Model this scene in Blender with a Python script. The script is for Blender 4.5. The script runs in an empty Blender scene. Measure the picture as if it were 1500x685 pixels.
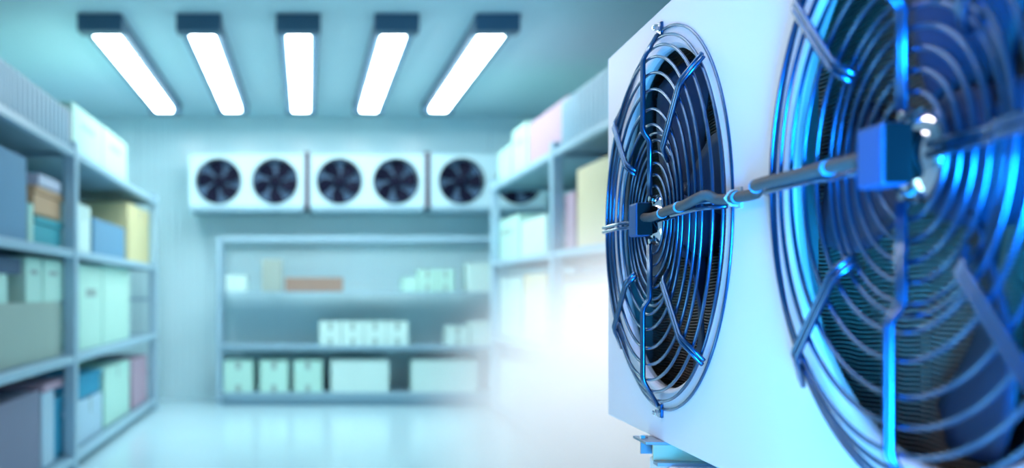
import bpy, bmesh, math, random
from mathutils import Vector, Matrix
random.seed(7)
PI = math.pi
scn = bpy.context.scene
C = scn.collection

# ------------------------------------------------------------------ camera
F = 1435.0            # focal length in pixels of the 1500 x 685 frame
CX, CY = 450.0, 429.0 # vanishing point of the room in the frame
EYE = 1.5
cd = bpy.data.cameras.new('camera')
cam = bpy.data.objects.new('camera', cd); C.objects.link(cam)
cam.location = (0, 0, EYE); cam.rotation_euler = (PI/2, 0, 0)
cd.sensor_width = 36; cd.sensor_fit = 'HORIZONTAL'
cd.lens = F/1500*36
cd.shift_x = (750-CX)/1500; cd.shift_y = (CY-342.5)/1500
cd.dof.use_dof = True; cd.dof.focus_distance = 1.82; cd.dof.aperture_fstop = 1.95
cd.clip_start = 0.02
scn.camera = cam

# ------------------------------------------------------------------ world, lights, exposure
w = bpy.data.worlds.new('world'); scn.world = w; w.use_nodes = True
w.node_tree.nodes['Background'].inputs[0].default_value = (0.25, 0.5, 0.7, 1)
w.node_tree.nodes['Background'].inputs[1].default_value = 0.05
scn.view_settings.view_transform = 'Standard'
scn.view_settings.look = 'None'
scn.view_settings.exposure = 0.0
scn.view_settings.gamma = 1.0
scn.cycles.volume_bounces = 2
scn.cycles.max_bounces = 8
scn.cycles.sample_clamp_indirect = 6.0

def area(name, loc, target, sx, sy, col, energy):
    l = bpy.data.lights.new(name, 'AREA'); l.shape = 'RECTANGLE'; l.size = sx; l.size_y = sy
    l.color = col; l.energy = energy
    o = bpy.data.objects.new(name, l); C.objects.link(o); o.location = loc
    d = Vector(target)-Vector(loc); o.rotation_euler = d.to_track_quat('-Z', 'Y').to_euler()
    return o

LB = area('blue_fill_far', (-2.55, -1.7, 1.45), (0.7, 1.3, 1.45), 1.3, 2.0, (0.02, 0.42, 1.0), 14)  # added unseen blue light for reflections in the guard wires
LN = area('blue_fill_near', (0.24, -0.12, 1.08), (0.86, 0.88, 1.5), 0.45, 0.8, (0.01, 0.36, 1.0), 46)  # added unseen blue light that colours the near guard
LN.data.spread = math.radians(60)
LC = area('cyan_fill_low', (-0.35, 1.75, 0.50), (0.70, 1.6, 1.30), 0.35, 0.8, (0.42, 0.88, 1.0), 6)  # added unseen cyan light for the lower panel and wires

# ------------------------------------------------------------------ materials
def mat(name, col, rough=0.5, metal=0.0, spec=0.5, var=0.06, scale=6.0, bump=0.0, bscale=80.0, emit=None, coat=0.0):
    m = bpy.data.materials.new(name); m.use_nodes = True
    nt = m.node_tree; b = nt.nodes['Principled BSDF']
    b.inputs['Roughness'].default_value = rough; b.inputs['Metallic'].default_value = metal
    b.inputs['Specular IOR Level'].default_value = spec
    b.inputs['Coat Weight'].default_value = coat; b.inputs['Coat Roughness'].default_value = 0.07
    tc = nt.nodes.new('ShaderNodeTexCoord')
    n = nt.nodes.new('ShaderNodeTexNoise'); n.inputs['Scale'].default_value = scale; n.inputs['Detail'].default_value = 4
    nt.links.new(tc.outputs['Object'], n.inputs['Vector'])
    mx = nt.nodes.new('ShaderNodeMix'); mx.data_type = 'RGBA'
    mx.inputs[6].default_value = tuple(c*(1-var) for c in col)+(1,)
    mx.inputs[7].default_value = tuple(min(1, c*(1+var)) for c in col)+(1,)
    nt.links.new(n.outputs['Fac'], mx.inputs[0]); nt.links.new(mx.outputs[2], b.inputs['Base Color'])
    if bump:
        n2 = nt.nodes.new('ShaderNodeTexNoise'); n2.inputs['Scale'].default_value = bscale
        nt.links.new(tc.outputs['Object'], n2.inputs['Vector'])
        bp = nt.nodes.new('ShaderNodeBump'); bp.inputs['Strength'].default_value = bump; bp.inputs['Distance'].default_value = 0.002
        nt.links.new(n2.outputs['Fac'], bp.inputs['Height']); nt.links.new(bp.outputs[0], b.inputs['Normal'])
    if emit:
        b.inputs['Emission Color'].default_value = tuple(emit[0])+(1,); b.inputs['Emission Strength'].default_value = emit[1]
    return m
M = {
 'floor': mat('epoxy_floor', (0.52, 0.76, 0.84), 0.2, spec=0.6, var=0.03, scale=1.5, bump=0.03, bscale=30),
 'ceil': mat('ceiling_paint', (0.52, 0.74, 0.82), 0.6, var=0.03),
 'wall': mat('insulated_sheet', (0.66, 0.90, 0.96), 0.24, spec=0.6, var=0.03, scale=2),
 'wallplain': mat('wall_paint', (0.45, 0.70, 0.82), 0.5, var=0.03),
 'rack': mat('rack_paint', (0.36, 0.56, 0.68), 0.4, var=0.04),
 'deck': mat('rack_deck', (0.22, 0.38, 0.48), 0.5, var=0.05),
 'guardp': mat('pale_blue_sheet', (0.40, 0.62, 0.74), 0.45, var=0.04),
 'lampbody': mat('lamp_housing', (0.05, 0.13, 0.21), 0.5),
 'diff': mat('lamp_diffuser', (0.9, 0.97, 1.0), 0.5, emit=((0.86, 0.98, 1.0), 16.0)),
 'diffwarm': mat('added_lamp_diffuser', (1.0, 0.97, 0.94), 0.5, emit=((1.0, 0.90, 0.93), 12.5)),  # tinted diffusers of the added front lamps
 'panel': mat('white_powder_coat', (0.88, 0.81, 0.85), 0.42, spec=0.45, var=0.015, scale=3, bump=0.05, bscale=900),
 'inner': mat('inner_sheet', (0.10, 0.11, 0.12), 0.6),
 'venturi': mat('venturi_sheet', (0.62, 0.60, 0.60), 0.35, var=0.03),
 'wire': mat('guard_wire', (0.016, 0.105, 0.26), 0.28, metal=0.95, spec=0.8, var=0.1, coat=1.0),
 'blade': mat('fan_blade_plastic', (0.012, 0.028, 0.070), 0.5, spec=0.3, var=0.1),
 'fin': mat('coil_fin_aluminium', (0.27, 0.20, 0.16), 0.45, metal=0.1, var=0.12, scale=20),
 'tube': mat('coil_tube_copper', (0.45, 0.25, 0.16), 0.35, metal=0.8),
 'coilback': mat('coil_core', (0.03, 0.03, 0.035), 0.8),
 'motor': mat('motor_box_blue', (0.005, 0.070, 0.20), 0.5, var=0.05),
 'black': mat('black_plastic', (0.006, 0.006, 0.008), 0.6, spec=0.15),
 'chrome': mat('polished_steel', (0.72, 0.74, 0.78), 0.12, metal=1.0, var=0.03),
 'sleeve': mat('cable_sleeve', (0.075, 0.066, 0.064), 0.55, bump=0.35, bscale=400),
 'tie': mat('cable_tie_blue', (0.02, 0.35, 0.62), 0.3),
 'galv': mat('galvanised_steel', (0.42, 0.45, 0.52), 0.38, metal=0.8, var=0.1),
 'stand': mat('stand_white', (0.86, 0.86, 0.86), 0.5, var=0.02),
 'tan': mat('warm_lit_web', (0.85, 0.62, 0.38), 0.5),  # tan stands in for warm light on the foot rail web
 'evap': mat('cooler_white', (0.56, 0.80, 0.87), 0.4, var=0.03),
 'dark': mat('dark_recess', (0.10, 0.20, 0.34), 0.6),
 'evblade': mat('cooler_blade', (0.008, 0.009, 0.03), 0.7, spec=0.15),
 'maroon': mat('dark_gap_strip', (0.10, 0.07, 0.11), 0.6),
 'tray': mat('drip_tray', (0.26, 0.44, 0.54), 0.45),
}
def carton_mat(key, col): M[key] = mat('carton_'+key, col, 0.7, var=0.04, scale=4, bump=0.06, bscale=60)
for k, c in {'mint': (0.50, 0.80, 0.70), 'white': (0.62, 0.83, 0.79), 'sage': (0.36, 0.48, 0.42), 'steelblue': (0.14, 0.33, 0.50),
             'teal': (0.05, 0.42, 0.50), 'brightblue': (0.02, 0.32, 0.52), 'orange': (0.62, 0.38, 0.22), 'yellow': (0.72, 0.66, 0.36), 'cream': (0.82, 0.70, 0.45),
             'pink': (0.52, 0.36, 0.46), 'mauve': (0.22, 0.24, 0.34), 'brown': (0.36, 0.24, 0.19), 'tanbox': (0.36, 0.44, 0.40),
             'paleblue': (0.45, 0.66, 0.80), 'tape': (0.30, 0.42, 0.40), 'navy': (0.04, 0.10, 0.18), 'lilac': (0.55, 0.60, 0.74)}.items():
    carton_mat(k, c)

# ------------------------------------------------------------------ helpers
def link(name, me, m, parent=None):
    if m is not None and not me.materials: me.materials.append(m if not isinstance(m, str) else M[m])
    o = bpy.data.objects.new(name, me); C.objects.link(o)
    if parent is not None: o.parent = parent
    return o
def finish(name, bm, m, parent=None, smooth=False):
    me = bpy.data.meshes.new(name); bmesh.ops.recalc_face_normals(bm, faces=bm.faces); bm.to_mesh(me); bm.free()
    if smooth:
        me.polygons.foreach_set('use_smooth', [True]*len(me.polygons))
    return link(name, me, m, parent)
def add_box(bm, x0, x1, y0, y1, z0, z1, bev=0.0, mtx=None):
    r = bmesh.ops.create_cube(bm, size=1.0)
    vs = r['verts']
    for v in vs:
        v.co = Vector((x0+(v.co.x+.5)*(x1-x0), y0+(v.co.y+.5)*(y1-y0), z0+(v.co.z+.5)*(z1-z0)))
        if mtx is not None: v.co = mtx @ v.co
    if bev:
        es = list({e for v in vs for e in v.link_edges})
        bmesh.ops.bevel(bm, geom=es, offset=bev, segments=2, affect='EDGES', profile=0.5)
def box(name, x0, x1, y0, y1, z0, z1, m, parent=None, bev=0.0):
    bm = bmesh.new(); add_box(bm, x0, x1, y0, y1, z0, z1, bev)
    return finish(name, bm, m, parent)
def add_tube(bm, pts, r, seg=8, closed=False, radii=None):
    pts = [Vector(p) for p in pts]; n = len(pts); rings = []
    up = None
    for i, p in enumerate(pts):
        if closed: t = (pts[(i+1) % n]-pts[i-1]).normalized()
        else: t = (pts[min(i+1, n-1)]-pts[max(i-1, 0)]).normalized()
        if up is None: up = t.orthogonal().normalized()
        else:
            up = (up-t*up.dot(t)); up.normalize()
        b = t.cross(up); rr = radii[i] if radii else r
        rings.append([bm.verts.new(p+(up*math.cos(2*PI*k/seg)+b*math.sin(2*PI*k/seg))*rr) for k in range(seg)])
    for i in range(n if closed else n-1):
        a, b2 = rings[i], rings[(i+1) % n]
        for k in range(seg):
            bm.faces.new((a[k], a[(k+1) % seg], b2[(k+1) % seg], b2[k]))
    if not closed:
        bm.faces.new(rings[0]); bm.faces.new(rings[-1])
def add_torus(bm, R, r, yw, seg=96, s2=8):
    # ring lying in the local x-z plane at y = yw
    rows = []
    for i in range(seg):
        a = 2*PI*i/seg; row = []
        for k in range(s2):
            b = 2*PI*k/s2; rr = R+r*math.cos(b)
            row.append(bm.verts.new((rr*math.cos(a), yw+r*math.sin(b), rr*math.sin(a))))
        rows.append(row)
    for i in range(seg):
        for k in range(s2):
            bm.faces.new((rows[i][k], rows[(i+1) % seg][k], rows[(i+1) % seg][(k+1) % s2], rows[i][(k+1) % s2]))
def add_lathe(bm, prof, seg=48, cx=0, cz=0):
    # prof: list of (radius, y) around local y axis
    rows = []
    for r, y in prof:
        if r < 1e-6: rows.append([bm.verts.new((cx, y, cz))])
        else: rows.append([bm.verts.new((cx+r*math.cos(2*PI*k/seg), y, cz+r*math.sin(2*PI*k/seg))) for k in range(seg)])
    for a, b in zip(rows, rows[1:]):
        for k in range(seg):
            k2 = (k+1) % seg
            if len(a) == 1 and len(b) == 1: continue
            if len(a) == 1: bm.faces.new((a[0], b[k], b[k2]))
            elif len(b) == 1: bm.faces.new((a[k], a[k2], b[0]))
            else: bm.faces.new((a[k], a[k2], b[k2], b[k]))
def tag(o, label, cat=None, group=None, kind=None):
    if label: o['label'] = label
    if cat: o['category'] = cat
    if group: o['group'] = group
    if kind: o['kind'] = kind
    return o
def thing(name, loc, label, cat, group=None, rz=0):
    o = bpy.data.objects.new(name, None); C.objects.link(o); o.location = loc; o.rotation_euler = (0, 0, rz)
    o.empty_display_size = 0.1
    return tag(o, label, cat, group)
def share(src, parent, loc=None, name=None):
    o = src.copy(); C.objects.link(o); o.parent = parent
    if loc is not None: o.location = loc
    return o

# ------------------------------------------------------------------ room shell
XL, XR, YB, YN, H = -3.4, 3.6, 13.9, -4.0, 1.5+2.49
tag(box('floor', XL-.1, XR+.1, YN-.1, YB+.1, -0.1, 0, 'floor'), 'glossy pale blue epoxy floor of the cold store', kind='structure')
tag(box('ceiling', XL-.1, XR+.1, YN-.1, YB+.1, H, H+.1, 'ceil'), 'flat grey blue ceiling carrying the strip lamps', kind='structure')
wb = tag(box('wall_back', XL-.1, XR+.1, YB, YB+.1, 0, H, 'wallplain'), 'far pale blue wall clad in ribbed sheets', kind='structure')
wl = tag(box('wall_left', XL-.1, XL, YN, YB, 0, H, 'wallplain'), 'pale blue ribbed wall behind the left rack', kind='structure')
wr = tag(box('wall_right', XR, XR+.1, YN, YB, 0, H, 'wallplain'), 'pale blue ribbed wall behind the right rack', kind='structure')
tag(box('wall_front', XL-.1, XR+.1, YN-.1, YN, 0, H, 'navy'), 'plain wall at the entrance end, coloured dark for the reflections', kind='structure')  # unseen wall, coloured dark so the guard wires reflect black
def sheet_mesh():
    bm = bmesh.new(); W = 1.0; pitch = 0.1; d = 0.022
    xs = []
    for i in range(int(round(W/pitch))):
        b = i*pitch
        xs += [(b, 0.003), (b+.035, 0.003), (b+.045, d), (b+.09, d)]
    xs.append((W-.004, 0.003))
    lo = [bm.verts.new((x, -y, 0.0)) for x, y in xs]; hi = [bm.verts.new((x, -y, H)) for x, y in xs]
    for i in range(len(xs)-1): bm.faces.new((lo[i], lo[i+1], hi[i+1], hi[i]))
    me = bpy.data.meshes.new('wall_sheet'); bm.to_mesh(me); bm.free(); return me
sm = sheet_mesh()
for i in range(7):
    o = link('wall_sheet', sm, 'wall', wb); o.location = (XL+i*1.0, YB, 0)
for i in range(10):
    o = link('wall_sheet', sm, 'wall', wl); o.location = (XL, 3.9+i, 0); o.rotation_euler = (0, 0, PI/2)
    o = link('wall_sheet', sm, 'wall', wr); o.location = (XR, 4.9+i, 0); o.rotation_euler = (0, 0, -PI/2)

# ------------------------------------------------------------------ ceiling strip lamps
LX = [-1.85, -0.97, -0.08, 0.80, 1.70]
NB = ['beside the left storage rack', 'second from the left storage rack', 'middle of five', 'second from the right storage rack', 'beside the right storage rack']
def lamp_meshes():
    L, W, D = 4.1, 0.38, 0.10
    bm = bmesh.new()
    # housing: top plate, two side cheeks and two end caps around a recessed diffuser
    add_box(bm, -W/2, W/2, 0, L, -0.03, 0)
    add_box(bm, -W/2, -W/2+.08, 0, L, -D, -0.03)
    add_box(bm, W/2-.08, W/2, 0, L, -D, -0.03)
    me1 = bpy.data.meshes.new('lamp_housing'); bm.to_mesh(me1); bm.free(); me1.materials.append(M['lampbody'])
    bm = bmesh.new(); add_box(bm, -W/2+.082, W/2-.082, 0.16, L-.13, -D-.045, -0.04, 0.012)
    me2 = bpy.data.meshes.new('diffuser'); bm.to_mesh(me2); bm.free(); me2.materials.append(M['diff'])
    bm = bmesh.new(); add_box(bm, -W/2-.01, W/2+.01, -0.03, 0.155, -D-.055, 0, 0.006)
    me3 = bpy.data.meshes.new('end_cap'); bm.to_mesh(me3); bm.free(); me3.materials.append(M['lampbody'])
    return me1, me2, me3
lm = lamp_meshes()
lmw = lm[1].copy(); lmw.materials.clear(); lmw.materials.append(M['diffwarm'])
def lamp(x, y, label, grp, warm=False):
    t = thing('strip_lamp', (x, y, H), label, 'ceiling lamp', grp)
    link('lamp_housing', lm[0], None, t); link('diffuser', lmw if warm else lm[1], None, t)
    link('end_cap', lm[2], None, t); e = link('end_cap', lm[2], None, t); e.location = (0, 4.1-.125, 0)
for x, nb in zip(LX, NB):
    lamp(x, 8.75, 'long white ceiling strip lamp, '+nb, 'ceiling strip lamps')
for x, nb in ((LX[0], 'over the left aisle side'), (LX[2], 'over the aisle centre'), (LX[4], 'over the condenser')):  # unseen front row added to light the condenser panel
    lamp(x, 0.6, 'added front-row ceiling strip lamp hung '+nb, 'added front strip lamps', True)

# unseen ceiling downlight added to whiten the mist
dl = thing('added_downlight', (1.7, 5.0, H), 'round ceiling downlight added to whiten the fade near the condenser', 'ceiling lamp')
bm = bmesh.new(); add_lathe(bm, [(0, 0), (.19, 0), (.19, .10), (.17, .12), (.15, .12), (.14, .05), (0, .05)], 32)
hs = finish('lamp_housing', bm, 'lampbody', dl, True); hs.rotation_euler = (-PI/2, 0, 0)
sl = bpy.data.lights.new('downlight', 'SPOT'); sl.energy = 780; sl.spot_size = math.radians(62); sl.spot_blend = 1.0; sl.shadow_soft_size = .13; sl.color = (1, 1, 1)
so = bpy.data.objects.new('downlight', sl); C.objects.link(so); so.parent = dl; so.location = (0, 0, -.14)

# ------------------------------------------------------------------ evaporator coolers on the far wall
EVY = 13.2; ES = EVY/F
def ex(px): return (px-CX)*ES
def ez(py): return EYE+(CY-py)*ES
def make_cooler(t, xs0, xs1, fx, phase):
    # local frame: origin at centre bottom, y towards the far wall
    z0, z1 = ez(302), ez(226); h = z1-z0; W = (xs1-xs0); c = (xs0+xs1)/2
    D = YB-EVY-0.03; zc = ez(265)-z0; R = 32.5*ES
    edges = [-W/2, ((fx[0]+fx[1])/2)-c, W/2]
    bm = bmesh.new()
    add_box(bm, -W/2, W/2, 0.12, D, 0, h)                   # body behind the face
    add_box(bm, -W/2, W/2, 0.0, 0.12, h-.03, h); add_box(bm, -W/2, W/2, 0.0, 0.12, 0, .03)
    add_box(bm, -W/2, -W/2+.03, 0, 0.12, .03, h-.03); add_box(bm, W/2-.03, W/2, 0, 0.12, .03, h-.03)
    finish('casing', bm, 'evap', t)
    for k in range(2):
        fp = t
        cx = fx[k]-c
        bm = bmesh.new(); n = 48
        ci, sq = [], []
        for i in range(n):
            a = 2*PI*i/n; dx, dz = math.cos(a), math.sin(a)
            tx = ((edges[k+1]-cx) if dx > 0 else (edges[k]-cx))/dx if abs(dx) > 1e-6 else 1e9
            tz = ((h-zc) if dz > 0 else -zc)/dz if abs(dz) > 1e-6 else 1e9
            tt = min(abs(tx), abs(tz))
            ci.append((cx+R*dx, zc+R*dz)); sq.append((cx+tt*dx, zc+tt*dz))
        # corners snapped
        for X in (edges[k], edges[k+1]):
            for Z in (0, h):
                j = min(range(n), key=lambda q: (sq[q][0]-X)**2+(sq[q][1]-Z)**2); sq[j] = (X, Z)
        A = [bm.verts.new((x, -.002, z)) for x, z in sq]; B = [bm.verts.new((x, -.002, z)) for x, z in ci]
        D2 = [bm.verts.new((x, 0.11, z)) for x, z in ci]
        for i in range(n):
            j = (i+1) % n
            bm.faces.new((A[i], A[j], B[j], B[i])); bm.faces.new((B[i], B[j], D2[j], D2[i]))
        finish('face_panel', bm, 'evap', fp)
        bm = bmesh.new(); add_lathe(bm, [(0, .112), (R, .112)], 40, cx, zc); f = finish('fan', bm, 'dark', t)
        bm = bmesh.new(); add_lathe(bm, [(0, .03), (.06, .03), (.075, .045), (.075, .1)], 24, cx, zc); finish('fan_hub', bm, 'evblade', f, True)
        for b in range(5):
            a0 = phase+k*0.5+b*2*PI/5
            bm = bmesh.new(); g = []
            for i in range(5):
                rr = .06+(R*.95-.06)*i/4; row = []
                for j in range(4):
                    da = (-.5+j/3)*(0.72)*(0.8+.5*math.sin(PI*i/4)) + .25*i/4
                    row.append(bm.verts.new((cx+rr*math.cos(a0+da), .065+(j/3-.5)*.05, zc+rr*math.sin(a0+da))))
                g.append(row)
            for i in range(4):
                for j in range(3): bm.faces.new((g[i][j], g[i+1][j], g[i+1][j+1], g[i][j+1]))
            finish('fan_blade', bm, 'evblade', f, True)
        for q in (.35, .6, .85, 1.0):
            bm = bmesh.new(); add_torus(bm, R*q, .004 if q < 1 else .012, -.012, 40, 5)
            for v in bm.verts: v.co.x += cx; v.co.z += zc
            finish('guard_ring', bm, 'evblade', f, True)
    bm = bmesh.new(); add_box(bm, -W/2+.01, W/2-.01, -.05, D, -.07, -.002, .01); finish('drip_tray', bm, 'tray', t)
ev = [(277, 446, (320, 403), 'far-wall cooler with two dark fans, next to the left corner'),
      (454, 622, (497, 580), 'far-wall cooler with two dark fans, middle unit of three'),
      (630, 800, (676, 760), 'far-wall cooler with two dark fans, partly behind the right rack')]
for i, (a, b, f, lb) in enumerate(ev):
    a2, b2 = ex(a), ex(b)
    t = thing('evaporator_cooler', ((a2+b2)/2, EVY, ez(302)), lb, 'cooler unit', 'wall coolers')
    make_cooler(t, a2, b2, [ex(q) for q in f], .3+.4*i)
for k, px in enumerate((450, 626)):
    # dark strips filling the gaps between the coolers
    o = box('gap_strip', -.035, .035, -.03, YB-EVY-.025, 0, ez(226)-ez(303)+.03, 'maroon'); o.location = (ex(px), EVY, ez(303))
    tag(o, 'dark strip filling the gap between the '+('left and middle' if k == 0 else 'middle and right')+' wall coolers', 'strip', 'cooler strips')

# ------------------------------------------------------------------ storage racks
S = [0.13, 0.98, 1.87, 2.72]; SR = [0.13, 0.98, 1.90, 2.85]
def rack(name, xf, xb, posts, label, top, S):
    t = thing(name, (0, 0, 0), label, 'storage rack')
    t.location = ((xf+xb)/2, (posts[0]+posts[-1])/2, 0)
    ox, oy = t.location.x, t.location.y
    lo, hi = min(xf, xb), max(xf, xb); sgn = 1 if xf > xb else -1
    def b(nm, x0, x1, y0, y1, z0, z1, m, par=t, bev=0):
        return box(nm, x0-ox, x1-ox, y0-oy, y1-oy, z0, z1, m, par, bev)
    for y in posts:
        for x in (xf, xb):
            p = b('post', x-.05, x+.05, y-.06, y+.06, 0, top, 'rack', t, .008)
            b('foot_plate', x-.09, x+.09, y-.1, y+.1, 0, .012, 'rack', p)
        for z in (0.45, 1.4, 2.3):
            b('cross_brace', lo+.05, hi-.05, y-.02, y+.02, z, z+.04, 'rack')
    for y0, y1 in zip(posts, posts[1:]):
        for z in S:
            for x in (xf+sgn*.01, xb-sgn*.01):
                b('beam', x-.03, x+.03, y0+.06, y1-.06, z-.072, z-.005, 'rack', t, .006)
            b('shelf_deck', lo+.04, hi-.04, y0+.02, y1-.02, z-.03, z, 'deck')
            b('end_beam', lo+.05, hi-.05, y1-.05, y1-.01, z-.072, z-.03, 'deck')
    return t, b
def ribbed(name, b, x, y0, y1, z0, z1, par):
    bm = bmesh.new(); n = max(2, int((y1-y0)/.12))
    add_box(bm, x-.01, x+.01, y0, y1, z0, z1)
    for i in range(n):
        y = y0+(i+.25)*(y1-y0)/n
        add_box(bm, x-.022, x+.022, y, y+.05, z0+.01, z1-.01)
    o = finish(name, bm, 'guardp', par); return o
rl, bl = rack('storage_rack', -2.0, -3.1, [3.85, 8.3, 12.75], 'pale blue steel storage rack full of boxes along the left wall', 2.78, S)
g = ribbed('guard_panel', bl, -2.0, 3.95, 8.2, 2.725, 3.02, rl); g.location = (-rl.location.x, -rl.location.y, 0)
rr, br = rack('storage_rack', 2.35, 3.4, [6.2, 9.24, 12.26], 'pale blue steel storage rack along the right wall, behind the condenser', 2.92, SR)
g = ribbed('guard_panel', br, 2.35, 6.3, 9.0, 2.855, 3.25, rr); g.location = (-rr.location.x, -rr.location.y, 0)

# rack standing against the far wall
BY = 13.0; BS = BY/F
def bx_(px): return (px-CX)*BS
def bz_(py): return EYE+(CY-py)*BS
bk = thing('low_storage_rack', (bx_(530), BY, 0), 'low wide rack of open shelves standing against the far wall', 'storage rack')
ox = bx_(530); x0, x1 = bx_(315), bx_(745)
for x in (x0+.045, x1-.045):
    for y in (0.04, 0.72):
        box('post', x-.028-ox, x+.028-ox, y-.03, y+.03, 0, bz_(346), 'rack', bk, .006)
box('top_rail', x0-ox+.09, x1-ox-.09, 0.0, 0.06, bz_(352), bz_(346), 'rack', bk, .006)
box('top_rail', x0-ox+.09, x1-ox-.09, 0.70, 0.75, bz_(352), bz_(346), 'rack', bk, .006)
BZ = {'A': bz_(427), 'B': bz_(506), 'C': bz_(575)}
for k in 'ABC':
    box('shelf_deck', x0-ox+.05, x1-ox-.05, .01, .74, BZ[k]-.02, BZ[k], 'rack', bk)
    if k != 'A': box('shelf_lip', x0-ox+.09, x1-ox-.09, -.01, .02, BZ[k]-(.06 if k == 'B' else .10), BZ[k]-.003, 'deck', bk, .004)
box('kick_plate', x0-ox+.09, x1-ox-.09, .03, .05, 0.0, BZ['C']-.10, 'deck', bk)

# ------------------------------------------------------------------ boxes
def carton(x0, x1, y0, y1, z, h, m, label, style='carton', group=None, name=None, front='x+', cat='box'):
    """closed carton / lidded bin; base at z"""
    cx, cy = (x0+x1)/2, (y0+y1)/2; w2, d2 = (x1-x0)/2, (y1-y0)/2
    nm = name or {'carton': 'cardboard_box', 'bin': 'plastic_bin', 'tabbed': 'cardboard_box', 'flat': 'flat_carton', 'plain': 'cardboard_box'}[style]
    t = thing(nm, (cx, cy, z), label, cat, group)
    b = .006
    if style == 'bin':
        box('body', -w2+.015, w2-.015, -d2+.015, d2-.015, 0, h-.05, m, t, .02)
        l = box('lid', -w2, w2, -d2, d2, h-.05, h, m, t, .012)
        box('lid_ridge', -w2*.7, w2*.7, -d2*.7, d2*.7, h, h+.008, m, l, .003)
        return t
    box('body', -w2, w2, -d2, d2, 0, h-.006, m, t, b)
    box('flap', -w2+.004, w2-.004, -d2+.004, -.003, h-.006, h, m, t)
    box('flap', -w2+.004, w2-.004, .003, d2-.004, h-.006, h, m, t)
    tp = M['tape']
    if style == 'carton':
        box('tape', -w2-.002, w2+.002, -.025, .025, h, h+.002, tp, t)
        sx = w2 if front == 'x+' else -w2
        if front in ('x+', 'x-'): box('tape_end', min(sx, sx*1.0)-.002 if sx < 0 else sx-.001, sx+.001 if sx < 0 else sx+.002, -.025, .025, h-.14, h-.004, tp, t)
    if style == 'tabbed':
        wd = min(.09, w2*.35)
        box('tape', -wd/2, wd/2, -d2-.002, -d2+.001, h-.12, h-.004, tp, t)
        box('tape', -wd/2, wd/2, -d2-.002, -d2+.001, .004, .10, tp, t)
    if style == 'plain':
        s = 1 if front == 'x+' else -1
        box('carry_slot', (w2-.001)*s if s > 0 else -w2-.002, w2+.002 if s > 0 else -w2+.001, -d2*.45, d2*.45, h*.62, h*.72, tp, t)
    return t
# far-wall rack
def bcart(p0, p1, ytop, shelf, m, label, style='tabbed', dep=.5, y=13.06, group='cartons on the far-wall rack'):
    z = BZ[shelf]; h = bz_(ytop)-z
    return carton(bx_(p0), bx_(p1), y, y+dep, z, h, m, label, style, group)
for k, (a, b) in enumerate(((327, 370), (380, 422), (430, 472))):
    bcart(a, b, 528, 'C', M['mint'], ['taped mint carton at the left post, bottom shelf of far rack', 'taped mint carton second from left post, bottom shelf of far rack', 'taped mint carton third from left post, bottom shelf of far rack'][k])
bcart(485, 570, 528, 'C', M['white'], 'wide plain white carton right of three taped cartons, bottom shelf', 'flat')
bcart(604, 700, 528, 'C', M['white'], 'widest white carton on bottom shelf of far rack, beside the mist', 'flat')
for k in range(4):
    bcart(468+k*33, 500+k*33, 471, 'B', M['white'], ['first','second','third','last'][k]+' of four small white cartons, middle shelf, from left post', 'tabbed', .4)
bcart(655, 688, 478, 'B', M['white'], 'low white carton on middle shelf, right of the row of four', 'tabbed', .4)
bcart(690, 724, 471, 'B', M['white'], 'taller white carton at the right end of the middle shelf', 'flat', .4)
bcart(330, 361, 403, 'A', M['white'], 'small lone white box near the left post, upper shelf', 'flat', .3)
bcart(383, 413, 379, 'A', M['tanbox'], 'tall grey-olive box beside the long brown box, upper shelf', 'flat', .4)
bcart(417, 503, 406, 'A', M['brown'], 'long flat brown box on the upper shelf of far rack', 'flat', .35)
bcart(590, 613, 406, 'A', M['mint'], 'short mint box at the foot of a stepped group, upper shelf', 'flat', .35)
bcart(614, 640, 394, 'A', M['mint'], 'mint box in the middle of a stepped group, upper shelf', 'tabbed', .35)
bcart(641, 666, 394, 'A', M['mint'], 'mint box at the right of a stepped group, upper shelf', 'tabbed', .35)
bcart(685, 724, 385, 'A', M['white'], 'tall white box at the right end of the upper shelf', 'flat', .4)

# left rack; front faces sit near X = -2.06
def lz(px, X=2.06): return F*X/(CX-px)
def lcart(p0, p1, shelf, h, m, label, style='carton', zoff=0, X=2.06, dep=.8, nm=None, g='boxes on the left rack'):
    return carton(-X-dep, -X, lz(p0, X), lz(p1, X)-.015, S[shelf]+zoff, h, m, label, style, g, name=nm)
# top shelf
lcart(93, 104, 3, .36, M['pink'], 'narrow pinkish carton at the middle post, top shelf of left rack', 'flat', dep=.5)
lcart(106, 150, 3, .46, M['mint'], 'mint carton with dark slot, top of left rack beside pink carton', 'plain')
lcart(151, 186, 3, .47, M['mint'], 'mint carton with dark slot, top of left rack nearest the coolers', 'plain')
# second shelf from top
lcart(-35, 40, 2, .62, M['steelblue'], 'large slate blue carton on upper-middle shelf of left rack', 'flat')
lcart(42, 50, 2, .30, M['mint'], 'thin mint carton between slate blue and teal boxes', 'flat')
lcart(52, 94, 2, .22, M['teal'], 'teal box under the orange box, left rack', 'bin', dep=.6)
lcart(52, 94, 2, .22, M['orange'], 'orange box stacked on the teal box, left rack', 'bin', .232, dep=.6)
lcart(57, 90, 2, .09, M['lilac'], 'flat lilac carton lying on the orange box', 'flat', .462, dep=.4)
lcart(40, 62, 2, .50, M['mint'], 'mint carton behind the thin mint carton, left rack', 'flat', X=2.68, dep=.38)
lcart(63, 92, 2, .62, M['navy'], 'dark navy carton behind the stacked orange and teal boxes', 'flat', X=2.70, dep=.35)
lcart(114, 133, 2, .44, M['white'], 'white carton just past the middle post, upper-middle left shelf', 'carton', dep=.45)
lcart(137, 183, 2, .36, M['steelblue'], 'low slate blue carton in front of a yellow one, left rack', 'flat', dep=.45)
lcart(188, 222, 2, .68, M['yellow'], 'tall yellow carton at the far end of left rack', 'carton')
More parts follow.
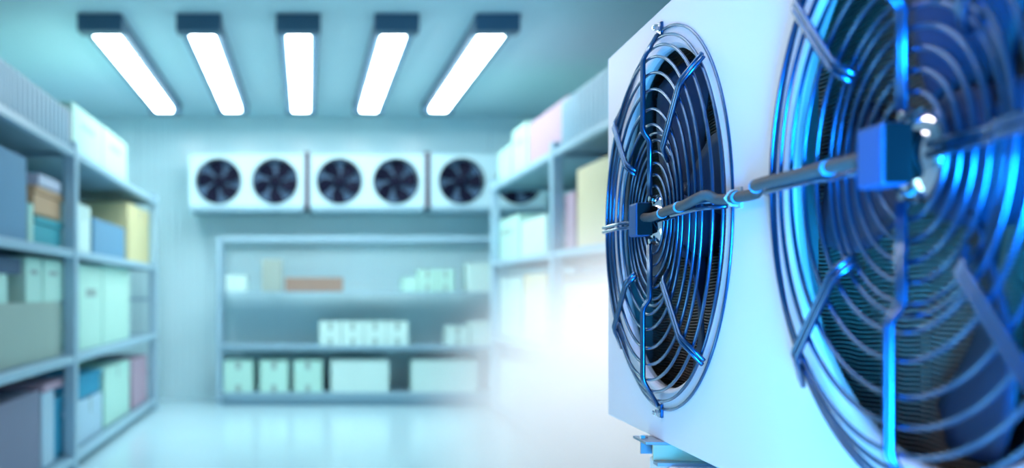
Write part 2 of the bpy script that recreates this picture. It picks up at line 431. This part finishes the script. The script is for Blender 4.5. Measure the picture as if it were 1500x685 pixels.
# third
lcart(-40, 90, 1, .45, M['sage'], 'very large grey-green carton on lower-middle shelf of left rack', 'flat')
lcart(-30, 12, 1, .20, M['mint'], 'small mint carton on the large grey-green one, under navy box', 'flat', .45, dep=.5)
lcart(-30, 32, 1, .12, M['navy'], 'flat navy box lying across a small mint carton', 'flat', .65, dep=.5)
lcart(38, 62, 1, .34, M['mint'], 'mint carton with slot on the large grey-green one, next to navy box', 'plain', .45, dep=.5)
lcart(64, 92, 1, .34, M['mint'], 'mint carton with slot on the large grey-green one, at middle post', 'plain', .45, dep=.5)
lcart(116, 150, 1, .78, M['mint'], 'tall mint carton past the middle post, lower-middle left shelf', 'plain')
lcart(151, 190, 1, .80, M['mint'], 'tall pale mint carton beside its darker gap, lower-middle left shelf', 'flat')
# bottom
lcart(-40, 60, 0, .62, M['mauve'], 'large mauve grey carton on the bottom shelf of left rack', 'flat')
lcart(62, 80, 0, .58, M['paleblue'], 'pale blue carton between mauve and bright blue ones', 'flat')
lcart(81, 101, 0, .50, M['brightblue'], 'bright blue bin before the middle post, bottom left shelf', 'bin')
lcart(64, 100, 0, .06, M['pink'], 'flat pink carton lying over pale blue and bright blue boxes', 'flat', .59, dep=.45)
lcart(114, 150, 0, .38, M['paleblue'], 'pale blue carton carrying a bright blue bin, bottom left shelf', 'carton')
lcart(118, 150, 0, .22, M['brightblue'], 'bright blue bin stacked on a pale blue carton', 'bin', .39)
lcart(153, 190, 0, .60, M['mint'], 'mint carton at the far bay, bottom shelf of left rack', 'carton')
lcart(194, 216, 0, .58, M['pink'], 'pink carton at the far end, bottom shelf of left rack', 'flat')

# right rack; front faces near X = 2.41
def rz_(px, X=2.41): return F*X/(px-CX)
def rcart(p0, p1, shelf, h, m, label, style='flat', zoff=0, X=2.41, dep=.75, g='boxes on the right rack'):
    return carton(X, X+dep, rz_(p1, X), rz_(p0, X)-.015, SR[shelf]+zoff, h, m, label, style, g, front='x-')
rcart(729, 748, 3, .42, M['mint'], 'mint carton at the far end, top shelf of right rack', 'carton')
rcart(750, 772, 3, .54, M['mint'], 'taller mint carton beside pink one, top shelf of right rack', 'plain')
rcart(774, 832, 3, .48, M['pink'], 'broad pale pink carton on top shelf of right rack', 'flat')
rcart(727, 760, 2, .50, M['mint'], 'mint carton at far end, upper-middle shelf of right rack', 'plain')
rcart(763, 800, 2, .40, M['white'], 'white carton before the middle post, upper-middle right shelf', 'flat')
rcart(826, 842, 2, .52, M['pink'], 'narrow pink carton just past the middle post of right rack', 'flat')
rcart(845, 905, 2, .70, M['cream'], 'big cream carton filling the upper-middle right shelf', 'flat')
rcart(728, 764, 1, .70, M['white'], 'tall white carton at far end, lower-middle right shelf', 'carton')
rcart(767, 800, 1, .72, M['cream'], 'tall pale cream carton at middle post, lower-middle right shelf', 'flat')
rcart(826, 905, 1, .60, M['white'], 'wide white carton near the condenser, lower-middle right shelf', 'plain')
rcart(728, 762, 0, .55, M['white'], 'white carton at far end, bottom shelf of right rack', 'flat')
rcart(765, 800, 0, .60, M['paleblue'], 'pale blue carton at middle post, bottom shelf of right rack', 'flat')
rcart(826, 905, 0, .60, M['white'], 'wide white carton near the condenser, bottom shelf of right rack', 'flat')

# ------------------------------------------------------------------ condenser
TT = 0.0537; COS = 1/math.sqrt(1+TT*TT); X0 = 0.6
ZM = 1.5
def px_s(Y): return (Y-ZM)/COS       # depth -> distance along the panel
zb = 1.163                            # top of the stand
ang = PI/2-math.atan(TT)
cu = thing('condenser_unit', (X0+ZM*TT, ZM, zb), 'white twin-fan outdoor condenser with black wire guards, standing on a plinth', 'condenser', rz=ang)
s1, s2 = px_s(1.945), px_s(1.04)
zc = 1.645-zb
R = 0.374; RO = 0.332
sL, sR = px_s(2.365), px_s(0.62)      # far and near ends of the panel
zlo, zhi = (EYE-.290)-zb, (EYE+.562)-zb
DEP = 0.42
# front panel with two round openings, rounded outer corners
def panel_front():
    bm = bmesh.new(); n = 96
    mid = (s1+s2)/2
    for cx, a, b in ((s1, mid, sL), (s2, sR, mid)):
        A, B = [], []
        angs = [2*PI*i/n for i in range(n)]
        for X in (a, b):
            for Z in (zlo, zhi):
                ca = math.atan2(Z-zc, X-cx) % (2*PI)
                j = min(range(n), key=lambda q: abs((angs[q]-ca+PI) % (2*PI)-PI)); angs[j] = ca
        for t in angs:
            dx, dz = math.cos(t), math.sin(t)
            tx = ((b-cx) if dx > 0 else (a-cx))/dx if abs(dx) > 1e-9 else 1e9
            tz = ((zhi-zc) if dz > 0 else (zlo-zc))/dz if abs(dz) > 1e-9 else 1e9
            q = min(tx, tz)
            B.append((dx, dz)); A.append((cx+q*dx, zc+q*dz))
        va = [bm.verts.new((x, 0, z)) for x, z in A]
        prev = va
        for rr, y in ((RO+.010, 0), (RO+.005, -.002), (RO+.0015, -.006), (RO, -.012)):
            cur = [bm.verts.new((cx+rr*dx, y, zc+rr*dz)) for dx, dz in B]
            for i in range(n):
                j = (i+1) % n
                bm.faces.new((prev[i], prev[j], cur[j], cur[i]))
            prev = cur
    bmesh.ops.remove_doubles(bm, verts=bm.verts, dist=1e-5)
    # fold the border back around the casing edge
    bd = [e for e in bm.edges if e.is_boundary and all(abs(v.co.y) < 1e-6 for v in e.verts)]
    for (off, y) in ((.003, -.0012), (.0045, -.0045), (.0045, -.03)):
        r = bmesh.ops.extrude_edge_only(bm, edges=bd)
        nv = [g for g in r['geom'] if isinstance(g, bmesh.types.BMVert)]
        bd = [g for g in r['geom'] if isinstance(g, bmesh.types.BMEdge)]
        for v in nv:
            if abs(v.co.x-sL) < .006: v.co.x = sL+off
            if abs(v.co.x-sR) < .006: v.co.x = sR-off
            if abs(v.co.z-zlo) < .006: v.co.z = zlo-off
            if abs(v.co.z-zhi) < .006: v.co.z = zhi+off
            v.co.y = y
    return finish('front_panel', bm, 'panel', cu)
panel_front()
bm = bmesh.new()
th = .004
add_box(bm, sR-.003, sL+.003, -DEP, -.02, zhi, zhi+.004)          # lid
add_box(bm, sR-.003, sL+.003, -DEP, -.02, zlo-.004, zlo)          # base
add_box(bm, sL, sL+.004, -DEP, -.02, zlo, zhi)                    # ends
add_box(bm, sR-.004, sR, -DEP, -.02, zlo, zhi)
finish('casing', bm, 'panel', cu)
bm = bmesh.new()   # dark sheets added in place of shade inside the fan chamber
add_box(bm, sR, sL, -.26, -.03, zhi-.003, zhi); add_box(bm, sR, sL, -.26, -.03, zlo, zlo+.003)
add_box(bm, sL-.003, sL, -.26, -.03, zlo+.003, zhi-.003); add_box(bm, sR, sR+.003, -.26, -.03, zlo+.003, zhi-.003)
finish('chamber_shade_sheet', bm, 'inner', cu)
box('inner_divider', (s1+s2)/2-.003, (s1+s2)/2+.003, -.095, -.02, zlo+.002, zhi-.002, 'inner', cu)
# coil: thousands of thin wavy fins in front of a dark core
bm = bmesh.new()
pitch = .0062; nz = int((zhi-zlo-.02)/pitch); segs = 60
for k in range(nz):
    z = zlo+.012+k*pitch
    prev = None
    for i in range(segs+1):
        x = sR+.02+(sL-sR-.04)*i/segs
        dz = .0016*math.sin(x*62)
        cur = [bm.verts.new((x, -.100, z+dz)), bm.verts.new((x, -.160, z+dz+.0008)), bm.verts.new((x, -.100, z+dz+.0030))]
        if prev:
            bm.faces.new((prev[0], cur[0], cur[2], prev[2])); bm.faces.new((prev[2], cur[2], cur[1], prev[1])); bm.faces.new((prev[1], cur[1], cur[0], prev[0]))
        prev = cur
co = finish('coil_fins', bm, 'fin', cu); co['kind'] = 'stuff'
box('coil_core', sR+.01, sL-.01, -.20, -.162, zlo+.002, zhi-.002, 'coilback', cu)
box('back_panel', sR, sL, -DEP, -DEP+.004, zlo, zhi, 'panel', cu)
for k in range(12):
    x = sR+.06+k*(sL-sR-.12)/11
    bm = bmesh.new(); add_tube(bm, [(x, -.130, zlo+.004), (x, -.130, zhi-.004)], .0055, 8); finish('coil_tube', bm, 'tube', cu, True)
# venturi collars
vent = None
for s in (s1, s2):
    bm = bmesh.new(); add_lathe(bm, [(RO, -.011), (RO, -.019), (RO+.004, -.023), (RO+.035, -.026)], 96)
    if vent is None: vent = finish('venturi_collar', bm, 'venturi', cu, True); v = vent
    else: bm.free(); v = share(vent, cu)
    v.location = (s, 0, zc)

# --- guard: rings and double-rod spokes
RINGS = [(1.0, .005), (.955, .014), (.905, .024), (.845, .0335), (.765, .0335), (.68, .0335), (.58, .0335), (.50, .031), (.455, .022), (.42, .020), (.36, .020), (.30, .020), (.24, .020), (.18, .020)]
WR = .0030; RR = .0039
ring_me = []
for q, y in RINGS:
    bm = bmesh.new(); add_torus(bm, R*q, WR if q < 1 else .003, y-WR*1.2, 120, 8)
    me = bpy.data.meshes.new('guard_ring'); bmesh.ops.recalc_face_normals(bm, faces=bm.faces); bm.to_mesh(me); bm.free()
    me.polygons.foreach_set('use_smooth', [True]*len(me.polygons)); me.materials.append(M['wire']); ring_me.append(me)
def spoke_mesh(prof, rad):
    bm = bmesh.new()
    pts = []
    # soften the bends
    for i, (r, y) in enumerate(prof):
        p = Vector((r*R, y))
        if 0 < i < len(prof)-1:
            a = Vector((prof[i-1][0]*R, prof[i-1][1])); c = Vector((prof[i+1][0]*R, prof[i+1][1]))
            d1 = (a-p).normalized()*.006; d2 = (c-p).normalized()*.006
            pts += [p+d1, p+(d1+d2)*.28, p+d2]
        else: pts.append(p)
    for off in (-RR*1.3, RR*1.3):
        add_tube(bm, [(p.x, p.y+RR, off) for p in pts], RR, 10)
    me = bpy.data.meshes.new('guard_spoke'); bmesh.ops.recalc_face_normals(bm, faces=bm.faces); bm.to_mesh(me); bm.free()
    me.polygons.foreach_set('use_smooth', [True]*len(me.polygons)); me.materials.append(M['wire']); return me
spL = spoke_mesh([(.985, .005), (.85, .0335), (.47, .0335), (.42, .020), (.13, .020)], RR)
spS = spoke_mesh([(1.0, .007), (.85, .0335), (.47, .0335), (.40, .018)], RR)
def tab_mesh():
    bm = bmesh.new(); add_box(bm, -.011, .011, 0, .006, R-.010, R+.018, .002)
    me = bpy.data.meshes.new('mounting_tab'); bm.to_mesh(me); bm.free(); me.materials.append(M['wire']); return me
def bolt_mesh():
    bm = bmesh.new()
    add_lathe(bm, [(0, .006), (.009, .006), (.009, .008), (.0065, .008), (.0065, .015), (.0055, .016), (0, .016)], 6)
    add_lathe(bm, [(.0035, .016), (.0035, .019), (0, .019)], 10)
    me = bpy.data.meshes.new('bolt'); bmesh.ops.recalc_face_normals(bm, faces=bm.faces); bm.to_mesh(me); bm.free(); me.materials.append(M['chrome']); return me
tabm, boltm = tab_mesh(), bolt_mesh()
# fan blades: four broad twisted blades
def blade_mesh():
    bm = bmesh.new(); nr, nc = 12, 8; g = []
    for i in range(nr+1):
        f = i/nr; r = .070+(RO-.012-.070)*f
        half = .26+.08*math.sin(PI*.5*min(1, f*1.1))
        row = []
        for j in range(nc+1):
            c = -1+2*j/nc
            a = c*half*(1.25-.25*f)+.30*f*f
            if f > .9: a *= 1-.25*(f-.9)/.1*abs(c)
            y = -.055-c*(.030-.008*f)+.005*(1-c*c)
            row.append(bm.verts.new((r*math.cos(a), y, r*math.sin(a))))
        g.append(row)
    for i in range(nr):
        for j in range(nc): bm.faces.new((g[i][j], g[i+1][j], g[i+1][j+1], g[i][j+1]))
    bmesh.ops.recalc_face_normals(bm, faces=bm.faces)
    bmesh.ops.solidify(bm, geom=list(bm.faces), thickness=.0035)
    me = bpy.data.meshes.new('fan_blade'); bm.to_mesh(me); bm.free()
    me.polygons.foreach_set('use_smooth', [True]*len(me.polygons)); me.materials.append(M['blade']); return me
blm = blade_mesh()
NBL = 4
def fan_set(s, phase):
    # fan
    bm = bmesh.new(); add_lathe(bm, [(0, -.02), (.05, -.02), (.068, -.028), (.075, -.045), (.075, -.092), (0, -.092)], 40)
    f = finish('fan', bm, 'blade', cu, True); f.location = (s, 0, zc)
    for b in range(NBL):
        o = link('fan_blade', blm, None, f); o.rotation_euler = (0, phase+2*PI*b/NBL, 0)
    # guard
    gd = link('fan_guard', ring_me[0], None, cu); gd.location = (s, 0, zc)
    for me in ring_me[1:]: link('guard_ring', me, None, gd)
    for k in range(8):
        o = link('guard_spoke', spL if k % 2 == 0 else spS, None, gd); o.rotation_euler = (0, k*PI/4, 0)
    for k in (0, 2):
        t = link('mounting_tab', tabm, None, gd); t.rotation_euler = (0, k*PI/2, 0)
        b = link('bolt', boltm, None, gd); b.location = (0, 0, (1 if k == 0 else -1)*(R+.008))
    # motor flange and box
    bm = bmesh.new(); add_lathe(bm, [(.020, -.02), (.046, -.006), (.050, .006), (.050, .012), (.034, .019), (.026, .0265), (0, .0265)], 40)
    mf = finish('motor_flange', bm, 'chrome', cu, True); mf.location = (s, 0, zc)
    for sg in (-1, 1):
        bm = bmesh.new(); add_lathe(bm, [(.007, .010), (.007, .024), (.005, .026), (0, .026)], 10, 0, sg*.042); finish('screw', bm, 'chrome', mf)
    bm = bmesh.new(); add_box(bm, -.027, .027, .030, .058, -.033, .033, .004)
    mb = finish('motor_box', bm, 'motor', cu); mb.location = (s, 0, zc)
    box('back_plate', -.026, .026, .0262, .031, -.032, .032, 'black', mb, .001)
    box('near_cover', -.030, -.0268, .031, .056, -.031, .031, 'black', mb, .001)
    return gd
fan_set(s1, -2.75); fan_set(s2, 1.75)

# --- cable sleeve between the two motors
def catmull(P, n=10):
    P = [Vector(p) for p in P]; out = []
    Q = [P[0]]+P+[P[-1]]
    for i in range(1, len(Q)-2):
        for k in range(n):
            t = k/n
            out.append(.5*((2*Q[i])+(Q[i+1]-Q[i-1])*t+(2*Q[i-1]-5*Q[i]+4*Q[i+1]-Q[i+2])*t*t+(3*Q[i]-Q[i-1]-3*Q[i+1]+Q[i+2])*t**3))
    out.append(P[-1]); return out
path = [(s1-.028, .043, zc+.003), (s1-.060, .040, zc+.001), (s1-.10, .037, zc+.002), (s1-.18, .044, zc+.004), (s1-.27, .046, zc+.005), (s1-.32, .044, zc+.010),
        (s1-.345, .034, zc+.015), (s1-.365, .020, zc+.006), (s1-.42, .012, zc+.004), (s2+.42, .012, zc+.003), (s2+.385, .022, zc+.006), (s2+.32, .045, zc+.006),
        (s2+.20, .047, zc+.004), (s2+.10, .047, zc+.003), (s2+.029, .045, zc+.002)]
pts = catmull(path, 14)
# ribbed sleeve: radius alternates along the path
rad = [.0084+.0005*(1 if i % 2 else -1) for i in range(len(pts))]
bm = bmesh.new(); add_tube(bm, pts, .009, 12, radii=rad); cs = finish('cable_sleeve', bm, 'sleeve', cu, True)
def tie_at(i):
    p = pts[i]; d = (pts[min(i+2, len(pts)-1)]-pts[i-2]).normalized()
    bm = bmesh.new(); add_tube(bm, [p-d*.004, p-d*.003, p+d*.003, p+d*.004], .0115, 12, radii=[.0088, .0100, .0100, .0088])
    finish('cable_tie', bm, 'tie', cs)
for i in (34, 52, 112, 150, 180): tie_at(i)
# saddle clamp on the panel between the fans
m_s = s1-.40
bm = bmesh.new()
add_box(bm, m_s-.012, m_s+.012, 0, .004, zc-.012, zc+.022, .001)
add_tube(bm, [(m_s, .004, zc-.007), (m_s, .014, zc-.006), (m_s, .0235, zc+.005), (m_s, .014, zc+.016), (m_s, .004, zc+.017)], .0022, 6)
finish('cable_clamp', bm, 'venturi', cs)
# --- mounting feet: folded channel rails under the unit
def foot(Y, nm):
    s = px_s(Y)
    h = zlo-.004
    f = box(nm, s-.045, s+.045, -DEP+.03, .035, h-.006, h, 'galv', cu, .001)
    box('web', s-.045, s-.039, -DEP+.03, .020, 0.006, h-.006, 'tan', f)  # near web tinted tan for the warm light falling on it
    box('web', s+.039, s+.045, -DEP+.03, .020, 0.006, h-.006, 'galv', f)
    box('flange', s-.075, s-.045, -DEP+.03, .020, 0, .006, 'galv', f)
    bm = bmesh.new(); add_lathe(bm, [(0, 0), (.008, 0), (.008, .007), (0, .007)], 6)
    o = finish('bolt', bm, 'chrome', f); o.rotation_euler = (PI/2, 0, 0); o.location = (s, .025, h)
foot(1.98, 'foot_rail'); foot(1.0, 'foot_rail')

# ------------------------------------------------------------------ stand under the condenser
st = thing('equipment_stand', (X0+ZM*TT, ZM, 0), 'tall white steel plinth carrying the twin-fan condenser', 'stand', rz=ang)
e0, e1 = px_s(0.66), px_s(2.03)
box('body', e0+.01, e1-.01, -.44, -.02, .08, zb-.03, 'stand', st, .006)
box('top_plate', e0, e1, -.46, 0.0, zb-.03, zb, 'stand', st, .004)
box('kick_plate', e0+.04, e1-.04, -.42, -.05, 0, .08, 'galv', st)
for k in range(3):
    a = e0+.03+k*(e1-e0-.06)/3
    d = box('door', a+.006, a+(e1-e0-.06)/3-.006, -.02, -.012, .12, zb-.06, 'stand', st, .002)
    box('handle', a+.03, a+.042, -.012, .008, .55, .70, 'galv', d, .003)

# ------------------------------------------------------------------ unseen bodies added for the blue and cyan fill lights above
def fill_light_body(L, name, label, w2, h2, pole):
    # added body: shallow housing right behind the light, on a pole with a foot
    loc = L.location; t = thing(name, (loc.x, loc.y, 0), label, 'work lamp')
    bm = bmesh.new()
    q = L.rotation_euler.to_matrix().to_4x4(); off = Matrix.Translation((0, 0, loc.z)) @ q
    add_box(bm, -w2/2-.03, w2/2+.03, -h2/2-.03, h2/2+.03, .012, .06, .008, None)
    for v in bm.verts: v.co = off @ v.co
    finish('lamp_housing', bm, 'black', t)
    b = q @ Vector((0, 0, .06))
    bm = bmesh.new(); add_tube(bm, [(b.x, b.y, .03), (b.x, b.y, loc.z)], .018, 10); finish('pole', bm, 'galv', t, True)
    bm = bmesh.new(); add_tube(bm, [(b.x, b.y, 0), (b.x, b.y, .02), (b.x, b.y, .03)], .2, 24, radii=[.2, .2, .03]); finish('base', bm, 'black', t)
fill_light_body(LB, 'added_fill_light', 'large blue fill light added on a pole by the entrance wall', 1.3, 2.0, True)
fill_light_body(LN, 'added_fill_light', 'small blue fill light added on a pole facing the near fan', 0.45, 0.8, True)
fill_light_body(LC, 'added_fill_light', 'low cyan fill light added on a short pole facing the far fan', 0.35, 0.8, True)

# ------------------------------------------------------------------ added volume of mist standing in for a white fade between the condenser and the racks
bm = bmesh.new(); bmesh.ops.create_icosphere(bm, subdivisions=4, radius=1.0)
bmesh.ops.bisect_plane(bm, geom=list(bm.verts)+list(bm.edges)+list(bm.faces), plane_co=(0, 0, -.42), plane_no=(0, 0, -1), clear_outer=True)
bmesh.ops.holes_fill(bm, edges=[e for e in bm.edges if e.is_boundary], sides=0)
mm = bpy.data.materials.new('white_fade_volume'); mm.use_nodes = True; nt = mm.node_tree; nt.nodes.clear()
out = nt.nodes.new('ShaderNodeOutputMaterial'); vs = nt.nodes.new('ShaderNodeVolumeScatter')
tc = nt.nodes.new('ShaderNodeTexCoord'); ln = nt.nodes.new('ShaderNodeVectorMath'); ln.operation = 'LENGTH'
mr = nt.nodes.new('ShaderNodeMapRange'); mr.interpolation_type = 'SMOOTHERSTEP'
mr.inputs['From Min'].default_value = 1.0; mr.inputs['From Max'].default_value = 0.0
mr.inputs['To Min'].default_value = 0.0; mr.inputs['To Max'].default_value = 2.5
nt.links.new(tc.outputs['Object'], ln.inputs[0]); nt.links.new(ln.outputs['Value'], mr.inputs['Value'])
nt.links.new(mr.outputs[0], vs.inputs['Density']); nt.links.new(vs.outputs[0], out.inputs['Volume'])
vs.inputs['Color'].default_value = (0.985, 0.99, 0.995, 1)
o = finish('white_fade_volume', bm, mm); o.scale = (1.5, 2.1, 1.55); o.location = (1.86, 5.3, .42*1.55+.004)
tag(o, 'added volume of white mist drifting beside the condenser', 'haze', kind='stuff')
